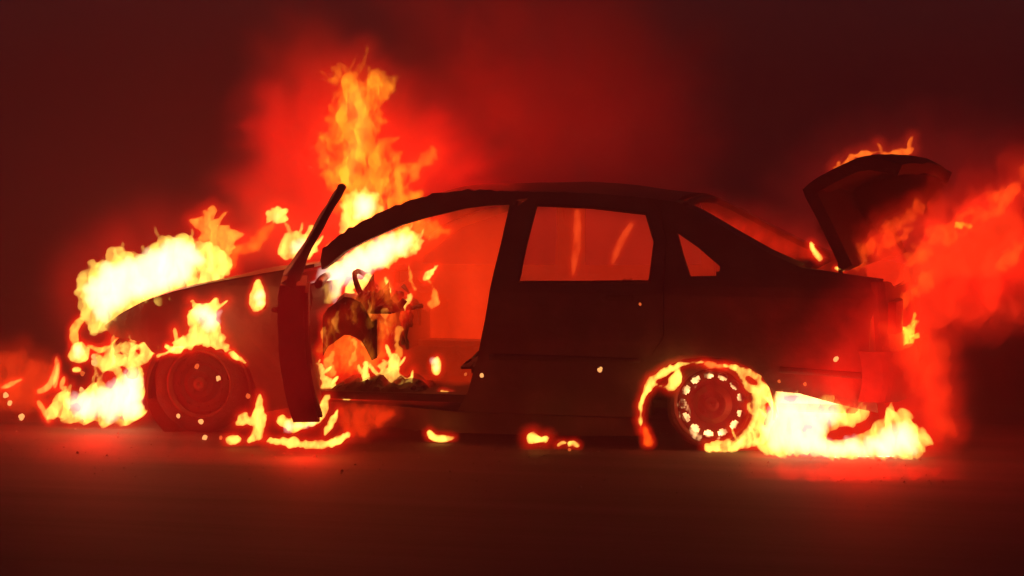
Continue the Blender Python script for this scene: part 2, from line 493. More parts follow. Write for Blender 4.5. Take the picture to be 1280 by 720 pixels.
farp('front_door', [(402, 337), (480, 289), (530, 271), (600, 258), (641, 252), (630, 305), (618, 350), (597, 450), (582, 515), (380, 502), (385, 430), (390, 345)],
    [[(425, 340), (490, 297), (560, 274), (630, 262), (620, 305), (606, 352), (500, 352), (420, 350)]])
farp('front_fender', [(134, 409), (180, 383), (260, 361), (345, 346), (388, 345), (384, 430), (378, 505), (326, 512), (322, 490), (295, 444), (246, 431), (204, 446), (160, 424), (140, 420)], [])
farp('sill', [(380, 502), (584, 516), (800, 524), (800, 545), (560, 541), (380, 525)], [], t=0.12)

side_panel('c_post', [(815,250),(850,256),(842,300),(850,360),(845,420),(825,458),(812,490),(800,526),(788,522),(798,500),(806,455),(820,420),(824,352),(824,300),(812,262)], [], car, BM, t=0.04, g=0.05, off=0.04, seed=8)
# roof skin
def prof_pts(px): return [S(*p) for p in px]
rr = prof_pts([(520, 255), (570, 243), (640, 239.5), (700, 240), (760, 243), (812, 248), (845, 252)])
def lerp_list(L, u):
    x = u * (len(L) - 1); i = min(int(x), len(L) - 2); f = x - i
    return L[i] * (1 - f) + L[i+1] * f
def roof_fn(u, v, t):
    p = lerp_list(rr, u); w0 = wf(p.x, p.y) + 0.005; w = w0 + (CW - 2*w0) * v
    dip = 0.02 * noise.noise(Vector((p.x*2.3, w*2.3, 5)))
    return (p.x - 0.06*math.sin(PI*v)*(1-u), w, p.y + 0.034 * math.sin(PI*v)**0.7 + dip*math.sin(PI*v) - t)
grid_surf('roof', roof_fn, 26, 20, BM, car, t=0.02)
# windscreen header + rear screen frame + parcel shelf
def cross(name, u, v, r, sag=0.0, lift=0.03, mat=BM, ds=0.0):
    p = S(u, v); w0 = wf(p.x, p.y) + 0.02
    pts = [(p.x + ds*math.sin(PI*k/10), w0 + (CW-2*w0)*k/10, p.y + lift*math.sin(PI*k/10)) for k in range(11)]
    return beam(name, pts, r, mat, car, 8)
cross('windscreen_header', 524, 260, 0.022, ds=-0.05)
cross('rear_screen_header', 852, 260, 0.022)
cross('cowl', 396, 356, 0.022, ds=-0.14, lift=0.02)
rw = prof_pts([(845, 252), (875, 266), (920, 293), (960, 316), (1000, 334)])
# bonnet, buckled
hp = prof_pts([(130, 407), (150, 392), (180, 376), (215, 364.5), (260, 354), (310, 345), (350, 338), (392, 330)])
def hood_fn(u, v, t):
    p = lerp_list(hp, u); w0 = wf(p.x, p.y) + 0.01; w = w0 + (CW - 2*w0) * v
    c = 0.012 * math.sin(PI*v)**0.6
    return (p.x - 0.09*math.sin(PI*v)*(1-u), w, p.y + c + 0.02*noise.noise(Vector((p.x*3, w*3, 8)))*math.sin(PI*v) - t)
grid_surf('bonnet', hood_fn, 30, 20, BM, car, t=0.018)
# boot: rear panel, rear shelf, floor
p0 = S(1045, 341)
def deck_fn(u, v, t):
    p = lerp_list(rw, u); w0 = wf(p.x, p.y) + 0.01
    w = w0 + (CW-2*w0)*v
    return (p.x, w, p.y + 0.015*math.sin(PI*v) - t)
for k, (a, b) in enumerate([(0.0, 0.13), (0.87, 1.0)]):
    grid_surf('c_pillar', lambda u, v, t, a=a, b=b: deck_fn(u, a + (b-a)*v, t), 12, 4, BM, car, t=0.03)
ps = S(1000, 336)
grid_surf('parcel_shelf', lambda u, v, t: (ps.x - 0.42 + 0.42*u, 0.06 + (CW-0.12)*v, ps.y - 0.02 + 0.01*noise.noise(Vector((u*4, v*6, 2))) - t), 8, 14, BM, car, t=0.02)
re = S(1102, 352)
tail_s = re.x
def tail_fn(u, v, t):          # u bottom..top, v across
    z = 0.26 + (re.y - 0.26) * u
    s = tail_s + 0.03 - 0.10*(1-u)**2*0 + 0.09*math.sin(PI*v)**0.5 - (0.05*u)
    return (s - t, 0.10 + (CW-0.20)*v, z - 0.17*math.exp(-((v-0.5)/0.30)**4)*(u > 0.95) )
grid_surf('rear_panel', tail_fn, 14, 24, BM, car, t=0.03)
def tail_lamp(w0, w1):
    return grid_surf('tail_lamp', lambda u, v, t: (tail_s + 0.075 - t + 0.02*math.sin(PI*v), w0 + (w1-w0)*v, 0.60 + 0.16*u), 4, 6, M['lamp_plastic'], car, t=0.04)
tail_lamp(0.13, 0.42); tail_lamp(CW-0.42, CW-0.13)
def bump_fn(u, v, t):
    th = PI * (v - 0.5)
    s = tail_s - 0.10 + (0.24 - t) * math.cos(th)**0.35 if abs(th) < PI/2 - 1e-6 else tail_s - 0.10
    w = CW/2 + (CW/2 - 0.02 - t) * math.copysign(abs(math.sin(th))**0.6, math.sin(th))
    return (s + 0.02*math.sin(PI*u), w, 0.27 + 0.25*u + 0.012*noise.noise(Vector((v*9, u*3, 1))))
grid_surf('rear_bumper', bump_fn, 8, 36, BM, car, t=0.04)
box('number_plate', (tail_s+0.142, CW/2-0.26, 0.42), (tail_s+0.165, CW/2+0.26, 0.53), M['soot'], car, 0.004)
# floor, firewall, rear bulkhead
box('floor_pan', (-1.95, 0.10, 0.20), (1.75, CW-0.10, 0.24), M['soot'], car, 0.01)
grid_surf('firewall', lambda u, v, t: (-1.12 - t + 0.03*noise.noise(Vector((u*4, v*4, 0))), 0.10 + (CW-0.2)*v, 0.24 + 0.56*u), 8, 14, M['soot'], car, t=0.03)
# dashboard with buckled top, steering column and wheel
grid_surf('dashboard', lambda u, v, t: (-1.06 + 0.30*u - 0.05*math.sin(v*9), 0.12 + (CW-0.24)*v, 0.62 + 0.12*math.sin(PI*min(1, u*1.1)) + 0.04*noise.noise(Vector((u*5, v*8, 3))) - t), 10, 26, M['soot'], car, t=0.20)
def heap(x0, x1, w0, w1, z0, h, seed):
    def fn(u, v, t):
        e = (math.sin(PI*u)*math.sin(PI*v))**0.5
        n = noise.fractal(Vector((u*5, v*5, seed)), 0.6, 2.2, 5)
        return (x0+(x1-x0)*u + 0.03*n, w0+(w1-w0)*v + 0.03*noise.noise(Vector((u*9, v*9, seed+4))), z0 + h*e*(0.75+0.7*n) - (t if e > 0.01 else t*0.5))
    return grid_surf('charred_debris', fn, 26, 20, M['soot'], car, t=0.02, smooth=False)
heap(-1.05, -0.55, 0.14, 0.62, 0.235, 0.09, 3.0); heap(-0.32, 0.16, 0.16, 0.70, 0.38, 0.16, 7.0); heap(-0.98, -0.70, 0.16, 0.60, 0.66, 0.13, 11.0)
for wp, wr in WIRES: beam('charred_wiring', wp, wr, M['soot'], car, 6, jit=0.6)
box('centre_console', (-0.95, 0.74, 0.24), (-0.2, 0.96, 0.46), M['soot'], car, 0.03)
sw_c = Pw(468, 372, 0.42)
def torus_pts(c, R, tilt, n=28):
    out = []
    for k in range(n+2):
        a = 2*PI*k/n
        y = R*math.cos(a); h = R*math.sin(a)
        out.append((c.x - h*math.sin(tilt), c.y + y, c.z + h*math.cos(tilt)))
    return out
sw = beam('steering_wheel', torus_pts(sw_c, 0.17, math.radians(35)), 0.014, M['soot'], car, 8, jit=0.5)
for a in (0.3, PI-0.3, -PI/2):
    e = (sw_c.x - 0.16*math.sin(a)*math.sin(0.61), sw_c.y + 0.16*math.cos(a), sw_c.z + 0.16*math.sin(a)*math.cos(0.61))
    beam('spoke', [(sw_c.x-0.02, sw_c.y, sw_c.z), e], 0.012, M['soot'], sw, 6)
beam('steering_column', [(sw_c.x-0.02, sw_c.y, sw_c.z), (sw_c.x-0.35, sw_c.y, sw_c.z-0.12)], 0.03, M['soot'], car, 10)
# seats: bare sprung frames
def seat(w0, w1, s0, name='front_seat'):
    b = box(name, (s0, w0, 0.30), (s0+0.46, w1, 0.42), M['soot'], car, 0.04)
    pts = [(s0+0.44, w0+0.03, 0.38), (s0+0.56, w0+0.04, 0.58), (s0+0.61, w0+0.10, 0.74), (s0+0.62, (w0+w1)/2, 0.77), (s0+0.61, w1-0.10, 0.74), (s0+0.56, w1-0.04, 0.58), (s0+0.44, w1-0.03, 0.38)]
    beam('seat_back_frame', pts, 0.018, M['soot'], b, 8, jit=0.4)
    for k in range(5):
        z = 0.45 + 0.08*k; ss = s0 + 0.46 + 0.04*k
        beam('spring_wire', [(ss, w0+0.05, z), (ss+0.03, (w0+w1)/2, z+0.012), (ss, w1-0.05, z)], 0.006, M['soot'], b, 5)
seat(0.20, 0.70, -0.28); seat(1.00, 1.50, -0.28)
rs = box('rear_seat', (0.62, 0.2, 0.30), (1.02, 1.5, 0.42), M['soot'], car, 0.04)
beam('seat_back_frame', [(1.0, 0.22, 0.40), (1.10, 0.24, 0.68), (1.11, 0.85, 0.72), (1.10, 1.46, 0.68), (1.0, 1.48, 0.40)], 0.018, M['soot'], rs, 8, jit=0.4)
# engine, radiator, headlamp shells, front crossmember
box('engine_block', (-1.95, 0.50, 0.30), (-1.45, 1.25, 0.64), M['soot'], car, 0.05)
box('radiator', (-2.16, 0.40, 0.26), (-2.10, 1.30, 0.60), M['soot'], car, 0.01)
def fbar(name, z, r, s0, wa=0.12, sag=0.0):
    pts = [(s0 + 0.16*abs(2*k/12-1)**2.2, wa + (CW-2*wa)*k/12, z + sag*noise.noise(Vector((k, z*9, 0)))) for k in range(13)]
    return beam(name, pts, r, M['soot'], car, 8, jit=0.5)
fbar('front_crossmember', 0.30, 0.035, -2.30, sag=0.03)
fbar('bumper_beam', 0.46, 0.045, -2.36, sag=0.05)
fbar('slam_panel', 0.63, 0.025, -2.26, sag=0.02)
lathe('headlamp_shell', [(0.02, 0.0), (0.075, 0.0), (0.085, 0.05), (0.075, 0.06), (0.02, 0.05)], M['soot'], car, (-2.14, 0.20, 0.55), 24)
lathe('headlamp_shell', [(0.02, 0.0), (0.075, 0.0), (0.085, 0.05), (0.075, 0.06), (0.02, 0.05)], M['soot'], car, (-2.14, 1.45, 0.55), 24)
def arch(name, s, z, r, far=False):
    base = (lambda a: CW - a) if far else (lambda a: a)
    def fn(u, v, t):
        th = -0.15 + (PI+0.3)*u
        return (s + (r-t)*math.cos(th), base(0.04 + 0.30*v), max(0.12, z + (r-t)*math.sin(th)))
    return grid_surf(name, fn, 24, 4, M['soot'], car, t=0.012)

# wheels
fw = S(247, 490); rwc = S(889, 509)
FW = (fw.x, 0.262); RW = (rwc.x, 0.232)
def wheel(s, z, rim_r, tyre_r, w, holes, far=False, closed=False):
    sg = -1 if far else 1; base = CW - w if far else w
    root = bpy.data.objects.new('wheel', None); COL.objects.link(root); root.parent = car
    c = (0, 0, 0)
    root.location = (s, base, z)
    T = lambda pr: [(r, sg*a) for r, a in pr]
    ty = lathe('tyre', T([(rim_r-0.01, 0.01), (rim_r+0.01, -0.01), (tyre_r-0.015, 0.0), (tyre_r, 0.03), (tyre_r, 0.15), (tyre_r-0.02, 0.185), (rim_r-0.01, 0.18)]), M['charred_rubber'], root, c, 56)
    for v in ty.data.vertices:      # burnt, uneven, sagging on the ground
        r = math.hypot(v.co.x, v.co.z)
        if r > rim_r:
            k = 1 + 0.05*noise.noise(v.co*11); v.co.x *= k; v.co.z *= k
        v.co.z = max(v.co.z, -z + 0.004)
    lathe('rim', T([(rim_r-0.012, 0.0), (rim_r, 0.0), (rim_r, 0.16), (rim_r-0.012, 0.16), (rim_r-0.03, 0.08)]), M['rim_metal'], root, c, 56)
    # pressed disc with a ring of oval vent holes
    nseg = holes*6; rad = [0.03, 0.07, 0.10, rim_r*0.66, rim_r*0.70, rim_r*0.76, rim_r*0.82, rim_r*0.86, rim_r-0.006]
    dish = [0.02, 0.02, 0.045, 0.03, 0.03, 0.03, 0.032, 0.035, 0.05]
    vs = []; fs = []
    for i in range(nseg):
        th = 2*PI*i/nseg
        for r, d in zip(rad, dish): vs.append((r*math.cos(th), sg*d, r*math.sin(th)))
    m = len(rad)
    for i in range(nseg):
        for j in range(m-1):
            ph = i % 6
            if not closed and (j in (4, 5) and ph in (1, 2, 3, 4)) or (j in (3, 6) and ph in (2, 3)): continue
            fs.append((i*m+j, ((i+1) % nseg)*m+j, ((i+1) % nseg)*m+j+1, i*m+j+1))
    d = link_mesh('wheel_disc', vs, fs, M['soot'] if closed else M['rim_metal'], root, smooth=False)
    md = d.modifiers.new('thick', 'SOLIDIFY'); md.thickness = 0.006; md.offset = 0
    hub = lathe('hub', T([(0.002, 0.005), (0.035, 0.005), (0.04, 0.03), (0.002, 0.03)]), M['rim_metal'], root, c, 20)
    for k in range(4):
        a = PI/4 + k*PI/2
        lathe('wheel_bolt', T([(0.002, 0.0), (0.010, 0.0), (0.010, 0.03), (0.002, 0.03)]), M['soot'], root, (0.055*math.cos(a), sg*0.005, 0.055*math.sin(a)), 8)
    return root
wheel(RW[0], RW[1], 0.198, 0.230, 0.03, 13)
wheel(FW[0], FW[1], 0.185, 0.262, 0.05, 13, closed=True)
wheel(RW[0], RW[1], 0.185, 0.225, 0.03, 13, True)
wheel(FW[0], FW[1], 0.185, 0.262, 0.05, 13, True)
for far in (False, True):
    arch('wheel_arch', RW[0], 0.21, 0.325, far); arch('wheel_arch', FW[0], 0.22, 0.30, far)

lathe('arch_liner', [(0.20, 0.16), (0.315, 0.07), (0.315, 0.09), (0.20, 0.19)], M['soot'], car, (FW[0], 0, 0.235), 40)
# boot lid, L-shaped in profile, thrown up past upright
ld = [Pw(1052, 338, 0.15), Pw(1040, 312, 0.15), Pw(1022, 275, 0.15), Pw(1002, 238, 0.15), Pw(1012, 228, 0.15), Pw(1040, 213, 0.15), Pw(1068, 200, 0.15), Pw(1088, 196, 0.15), Pw(1112, 199, 0.15), Pw(1128, 206, 0.15)]
def lid_fn(u, v, t):
    p = lerp_list([Vector(q) for q in ld], u)
    a = lerp_list([Vector(q) for q in ld], max(0, u-0.05)); b = lerp_list([Vector(q) for q in ld], min(1, u+0.05))
    d = (b - a).normalized(); nrm = Vector((d.z, 0, -d.x))
    bow = 0.03*math.sin(PI*v)
    q = p + nrm * (t) - nrm*bow + Vector((0, 0, 0.02*noise.noise(Vector((u*3, v*5, 2)))))
    return (q.x + 0.16*v, 0.15 + (CW-0.30)*v, q.z - 0.06*v*u)
lid = grid_surf('boot_lid', lid_fn, 26, 20, M['soot'], car, t=0.06)
for w in (0.17, CW-0.17):
    a = Pw(1055, 342, 0.15)
    beam('boot_hinge', [(a.x-0.08, w+0.02, a.z-0.10), (a.x-0.02, w+0.02, a.z-0.01), (ld[1].x+0.03, w+0.02, ld[1].z)], 0.012, M['soot'], lid, 8)

# open front door, hinged at its leading edge
hg = Pw(353, 420, 0.02)
TH = math.radians(71.5)
dl = Vector((math.cos(TH), -math.sin(TH), 0)); dn = Vector((math.sin(TH), math.cos(TH), 0))     # along, inward
def door_wf(l, z):
    w = 0.0
    if z > 0.84: w += 0.27 * ((z - 0.84) / 0.50) ** 1.1
    if z < 0.60: w += 0.07 * ((0.60 - z) / 0.4) ** 2
    return w
def door_pt(l, z, t): 
    p = Vector((hg.x, 0.02, 0)) + dl*l + dn*(door_wf(l, z) + t + warp(l, z, 0.006, seed=12))
    return (p.x, p.y, z)
front_door = bpy.data.objects.new('front_door', None); COL.objects.link(front_door); front_door.parent = car
front_door['label'] = 'front door swung wide open, seen edge on'
dV, dF = tri2d([(0.0, 0.20), (0.0, 0.80), (0.04, 0.855), (1.03, 0.865), (1.06, 0.70), (1.06, 0.32), (1.0, 0.20)], [], 0.06)
solid('door_skin', dV, dF, lambda l, z: door_pt(l, z, 0), lambda l, z: door_pt(l, z, 0.125), BM, front_door)
dV, dF = tri2d([(0.03, 0.22), (0.03, 0.82), (1.02, 0.83), (1.03, 0.70), (1.03, 0.32), (0.98, 0.22)], [[(0.35, 0.42), (0.75, 0.42), (0.78, 0.62), (0.35, 0.62)]], 0.06)
solid('inner_panel', dV, dF, lambda l, z: door_pt(l, z, 0.127), lambda l, z: door_pt(l, z, 0.145), M['soot'], front_door)
fr = [(0.02, 0.84), (0.22, 1.03), (0.42, 1.19), (0.58, 1.29), (0.75, 1.325), (0.88, 1.335), (0.97, 1.30), (1.00, 1.1), (1.03, 0.86)]
fr = resample(fr, 0.05, False)
beam('window_frame', [door_pt(l, z, 0.045) for l, z in fr], [0.019 + 0.16*max(0, (1.02-z)) for l, z in fr], BM, front_door, 8, jit=0.3)
hh = door_pt(0.9, 0.74, -0.02); beam('door_handle', [door_pt(0.82, 0.74, -0.005), door_pt(0.85, 0.74, -0.025), door_pt(0.95, 0.74, -0.025), door_pt(0.98, 0.74, -0.005)], 0.010, M['soot'], front_door, 6)

# ================================================================== FLAMES
def jag(px, amp=4.0, step=4.0, seed=0, up=1.0, smooth=1):
    """uneven flame edge: fractal waves, longer upward"""
    px = smooth_poly(px, smooth)
    q = resample(px, step); n = len(q); out = []
    area = sum(q[i][0]*q[(i+1) % n][1] - q[(i+1) % n][0]*q[i][1] for i in range(n)); sg = 1 if area > 0 else -1
    for i in range(n):
        a = q[i-1]; b = q[(i+1) % n]; dx, dy = b[0]-a[0], b[1]-a[1]; L = math.hypot(dx, dy) or 1
        nx, ny = sg*dy/L, -sg*dx/L
        f = noise.fractal(Vector((q[i][0]/16.0, q[i][1]/24.0, seed*3.1)), 0.6, 2.1, 4)
        spike = max(0.0, noise.noise(Vector((q[i][0]/7.0, q[i][1]/60.0, seed*1.7+5))))
        k = amp * f * 1.3 + (amp * 1.5 * spike if ny < -0.15 else 0) * up
        out.append((q[i][0] + nx*k, q[i][1] + ny*k))
    return out

def stroke(pts, w):
    """tapered tongue along a polyline, as an outline"""
    pts = smooth_poly(pts, 2, False); n = len(pts); L = []; R = []
    for i, p in enumerate(pts):
        a = pts[max(0, i-1)]; b = pts[min(n-1, i+1)]; dx, dy = b[0]-a[0], b[1]-a[1]; l = math.hypot(dx, dy) or 1
        t = i/(n-1); ww = w * max(0.08, math.sin(PI*min(1, t*0.85+0.12))**0.8)
        L.append((p[0]-dy/l*ww, p[1]+dx/l*ww)); R.append((p[0]+dy/l*ww, p[1]-dx/l*ww))
    return L + R[::-1]

def disc(u, v, a, b=None):
    b = b or a
    return [(u + a*math.cos(k*PI/8), v + b*math.sin(k*PI/8)) for k in range(16)]

PX = 12.0 / FPX      # metres per photograph pixel near the car

def hull(name, polys, Y, T, mat, parent, grow=0.0, soft=0.02, holes=(), step=0.012, amp=0.35, nf=9.0, seed=0, lean=0.0, power=1.0, loc=None, stretch=0.45, kind=None):
    """a closed body of gas: outline in the plane Y, swelling to T on either side of it"""
    W2 = [[(lambda p: (p.x, p.z))(P(u, v, Y)) for u, v in L] for L in polys]
    H2 = [[(lambda p: (p.x, p.z))(P(u, v, Y)) for u, v in L] for L in holes]
    xs = [p[0] for L in W2 for p in L]; zs = [p[1] for L in W2 for p in L]
    gx = np.arange(min(xs)-grow-step*2, max(xs)+grow+step*3, step); gz = np.arange(min(zs)-grow-step*2, max(zs)+grow+step*3, step)
    X, Z = np.meshgrid(gx, gz, indexing='ij'); sh = X.shape
    d, ax, az = sdf(X.ravel(), Z.ravel(), W2, H2); d = d + grow
    d = d.reshape(sh); ax = ax.reshape(sh); az = az.reshape(sh)
    cell = (d[:-1, :-1] > 0) | (d[1:, :-1] > 0) | (d[:-1, 1:] > 0) | (d[1:, 1:] > 0)
    used = np.zeros(sh, bool)
    used[:-1, :-1] |= cell; used[1:, :-1] |= cell; used[:-1, 1:] |= cell; used[1:, 1:] |= cell
    out = used & (d <= 0)
    mv = np.clip(d, -0.46*step, 0)
    X = np.where(out, X - ax*mv, X); Z = np.where(out, Z - az*mv, Z)
    near = used & ~out & (d < 0.28*step)
    vs = []; F1 = -np.ones(sh, int); F2 = -np.ones(sh, int)
    for i, j in zip(*np.nonzero(used)):
        x = float(X[i, j]); z = max(0.006, float(Z[i, j])); dd = float(d[i, j])
        y0 = Y + lean*(z) + 0.05*noise.noise(Vector((x*3, z*3, seed+9)))
        if dd <= 0:
            F1[i, j] = F2[i, j] = len(vs); vs.append((x, y0, z))
        else:
            s = min(1.0, dd/soft); pr = s*s*(3-2*s) if power > 1 else 1 - (1-s)**2
            if power > 1: pr = pr ** (power-1)
            n1 = noise.fractal(Vector((x*nf, z*nf*stretch, seed)), 0.7, 2.1, 4)
            n2 = noise.fractal(Vector((x*nf, z*nf*stretch, seed+40)), 0.7, 2.1, 4)
            t1 = 0.002 + T*pr*max(0.03, 1+amp*n1*1.6); t2 = 0.002 + T*pr*max(0.03, 1+amp*n2*1.6)
            F1[i, j] = len(vs); vs.append((x, y0-t1, z)); F2[i, j] = len(vs); vs.append((x, y0+t2, z))
    fs = []
    for i, j in zip(*np.nonzero(cell)):
        q = [(i, j), (i+1, j), (i+1, j+1), (i, j+1)]
        a = [F1[k] for k in q]; b = [F2[k] for k in q]
        for k in ((0, 1, 2), (0, 2, 3)):
            ta = tuple(int(a[m]) for m in k); tb = tuple(int(b[m]) for m in k)
            if ta == tb: continue
            fs.append(ta); fs.append(tb[::-1])
    ox, oy, oz = loc if loc else (0, 0, 0)
    vs = [(x-ox, y-oy, z-oz) for x, y, z in vs]
    o = link_mesh(name, vs, fs, mat, parent)
    if kind: o['kind'] = kind
    return o

WHITE = (0.8, 0.85, 0.70)
YEL = (1.30, 0.88, 0.13)
ORA = (0.85, 0.22, 0.012)
RED = (0.60, 0.010, 0.002)
def tongues(B, n, sd):
    """thin licks of flame rising from the upper edges of an outline"""
    rn = random.Random(sd*13+5); out = []
    for _ in range(n):
        b = B[rn.randrange(len(B))]; i = rn.randrange(len(b)); p = b[i]; a = b[i-3]; c = b[(i+3) % len(b)]
        dx, dy = c[0]-a[0], c[1]-a[1]; L = math.hypot(dx, dy) or 1
        area = sum(b[k][0]*b[(k+1) % len(b)][1] - b[(k+1) % len(b)][0]*b[k][1] for k in range(len(b))); sg = 1 if area > 0 else -1
        nx, ny = sg*dy/L, -sg*dx/L
        if ny > 0.35: continue
        l = rn.uniform(5, 17); bx = nx*0.5*l + rn.uniform(-5, 5); w = rn.uniform(1.2, 2.8)
        out.append(stroke([(p[0]-nx*4, p[1]-ny*4), (p[0]+bx*0.5+rn.uniform(-2, 2), p[1]-l*0.5), (p[0]+bx+rn.uniform(-3, 3), p[1]-l)], w))
    return out
fl_seed = [0]
def flame(label, Y, body, core=(), outer=14, T=0.10, col=YEL, ccol=WHITE, rcol=RED, jg=4.0, holes=(), amp=0.7, lean=0.0, rT=None, step=0.0075, soft=0.010, up=1.0, group=None, name='flame', nf=20.0, ntong=None, split=False):
    fl_seed[0] += 1; sd = fl_seed[0]
    B = [jag(b, jg*1.35, 2.2, sd, up) if jg else b for b in body]
    if ntong: B = B + tongues(B, ntong, sd)
    us = [p[0] for L in body for p in L]; vs_ = [p[1] for L in body for p in L]
    base = P(sum(us)/len(us), max(vs_), Y)
    e = empty(name, base, label, 'flame' if name != 'ember' else 'ember', group)
    if outer:
        rT = rT or T*1.3
        for Bk in ([[b] for b in B] if split else [B]): hull('flame_glow', Bk, Y, rT, mat_fire('flame_glow_gas', rcol, rT), e, grow=outer*PX, soft=outer*PX*1.6, step=0.02, power=2, seed=sd, amp=0.25, nf=5, lean=lean, loc=base)  # red flame fringe, widened to put the surrounding glow in as emission
    for Bk in ([[b] for b in B] if split else [B]): hull('inner_flame', Bk, Y, T, mat_fire('inner_flame_gas', col, T), e, soft=soft, holes=[jag(h, 2, 3, sd+50) for h in holes], step=step, amp=amp, seed=sd, lean=lean, loc=base, nf=nf)
    if core:
        Cc = [jag(c, 5, 4, sd+20) for c in core]
        hull('flame_core', Cc, Y, T*0.8, mat_fire('flame_core_gas', ccol, T*0.8), e, grow=0.01, soft=0.07, step=step*1.3, amp=0.2, seed=sd+3, lean=lean, power=1.6, loc=base)
    return e

# 1 bonnet
flame('large white hot flame roaring along the top of the bonnet', 0.74,
    [[(98,352),(112,330),(128,326),(140,312),(150,310),(165,318),(178,315),(195,300),(210,290),(240,295),(250,300),(275,310),(287,325),(285,352),(250,366),(230,380),(180,386),(150,398),(128,420),(108,420),(104,395),(97,370)]],
    core=[[(106,352),(140,326),(185,318),(212,298),(246,304),(255,340),(190,372),(150,382),(128,410),(110,385)]], outer=62, rcol=(0.34,0.005,0.001), T=0.16, soft=0.03, jg=3.5, ntong=7)
flame('orange tongues at the windscreen end of the bonnet flame', 1.05,
    [[(250,278),(262,262),(270,268),(280,282),(290,305),(288,340),(262,345),(246,312)]], outer=16, T=0.10, col=(0.75,0.33,0.03), amp=0.8, jg=7, nf=16, ntong=5)
# 2 front corner
flame('broad white flame pouring from the missing front bumper down to the ground', 0.62,
    [[(62,500),(60,518),(80,522),(120,530),(165,530),(181,522),(177,500),(174,470),(188,447),(205,431),(185,428),(160,427),(140,434),(125,442),(121,455),(130,466),(118,480),(105,488),(85,492),(72,490)]],
    core=[[(84,505),(100,490),(125,488),(145,475),(170,455),(176,480),(180,520),(150,527),(100,522)]], outer=16, T=0.10,
    holes=[[(128,470),(138,462),(147,470),(142,485),(133,490)],[(150,458),(158,455),(160,466),(152,468)],[(148,442),(154,438),(156,448)],[(92,508),(98,503),(104,512),(96,518)],[(168,440),(174,436),(176,446)]], jg=4, amp=0.9, ntong=12)
flame('round white fireball at the front corner of the burning car', 0.5, [disc(98,441,14,14)], core=[disc(98,441,8)], outer=10, T=0.06, jg=1.5)
flame('small white flame spot just under the round fireball', 0.5, [disc(96,462,6,4)], outer=5, T=0.03, jg=0.5)
flame('curling yellow flame linking the bonnet fire to the round fireball', 0.7, [stroke([(94,430),(92,415),(97,405),(106,400)],5), stroke([(108,432),(125,440),(140,430),(148,422)],4)], outer=9, T=0.04, jg=1.5, col=(1,0.5,0.06))
sparks = [([(46,491),(62,484),(70,466),(71,445)],4.5), ([(67,487),(70,470),(73,452)],3), ([(76,487),(80,470)],2.6), ([(63,528),(54,512),(47,500)],3.5), ([(0,486),(14,480),(28,474)],3.5)]
labs = ['longest curved spark streak left of the front wheel fire','thin upright spark streak beside the longest curved one','short spark streak nearest the front corner flame','slanted spark streak low down near the ground at the left','spark streak farthest left at the edge of the red glow']
for (p, w), lb in zip(sparks, labs):
    flame(lb, 0.5, [stroke(p, w)], outer=6, T=0.03, jg=0.6, col=(0.9,0.32,0.05), group='spark streaks left of the car', name='spark_streak')
# 3 wing
flame('white flame bursting through the side of the front wing', 0.26,
    [[(236,402),(240,384),(239,374),(247,378),(260,376),(274,378),(277,400),(276,422),(292,442),(262,431),(235,434),(226,440),(213,430),(222,424),(236,420)]],
    core=[[(244,384),(272,384),(274,412),(246,412)]], outer=13, T=0.06, jg=3.5, up=1.6, ntong=8)
flame('small teardrop flame in the hole of the wing beside the door', 0.22, [[(322,346),(329,360),(334,382),(325,390),(315,388),(311,376),(316,360)]], core=[[(320,362),(327,366),(328,382),(316,382)]], outer=7, T=0.05, jg=1.2)
flame('yellow flame licking over the top of the front wheel', 0.2, [stroke([(285,440),(300,448),(308,455)],3.5), stroke([(205,432),(216,440),(232,434)],4), stroke([(196,446),(210,440),(218,436)],3)], outer=6, T=0.03, jg=1.2, split=True)
# 4 windscreen
flame('small round yellow flame floating above the bonnet', 1.0, [disc(344,270,12,11)], core=[disc(344,271,5)], outer=16, T=0.06, jg=5, ccol=(0.1,0.35,0.2), ntong=2)
flame('yellow flame low behind the open door window frame', 0.95, [[(343,318),(352,302),(362,290),(378,294),(392,284),(402,284),(396,325),(362,325)]], core=[[(360,305),(385,300),(385,318),(362,318)]], outer=22, T=0.10, jg=3, ntong=10)
flame('bright yellow flame rising from the windscreen opening', 0.95, [[(408,318),(418,290),(424,262),(432,240),(448,232),(468,238),(478,256),(482,268),(468,285),(440,302),(425,318)]], core=[[(440,258),(448,240),(460,242),(470,256),(460,270),(445,276)]], outer=22, T=0.12, jg=5, soft=0.05)
flame('white flame filling the driver side footwell behind the open door', 0.75, [[(399,380),(397,338),(430,318),(470,292),(505,284),(525,292),(532,306),(510,322),(482,334),(452,344),(432,352),(424,374),(410,382)]],
    core=[[(392,345),(430,322),(470,298),(510,292),(520,312),(470,340),(430,354),(424,380),(395,384)]], outer=18, T=0.12, jg=3.5, soft=0.03, ntong=8)
flame('tall orange column of flame towering over the windscreen', 1.0,
    [[(405,92),(420,82),(440,76),(455,78),(470,86),(482,110),(480,150),(494,190),(505,212),(528,245),(528,275),(500,285),(470,285),(425,285),(402,235),(402,190),(410,160),(411,130)]],
    core=[[(430,110),(452,98),(464,150),(462,190),(446,212),(445,236),(424,230),(432,180)]], outer=30, T=0.18, col=(0.62,0.22,0.008), ccol=(0.16,0.15,0.015), amp=1.6, jg=9, nf=14, soft=0.08, ntong=14, rcol=(0.22,0.005,0.001), up=1.8)
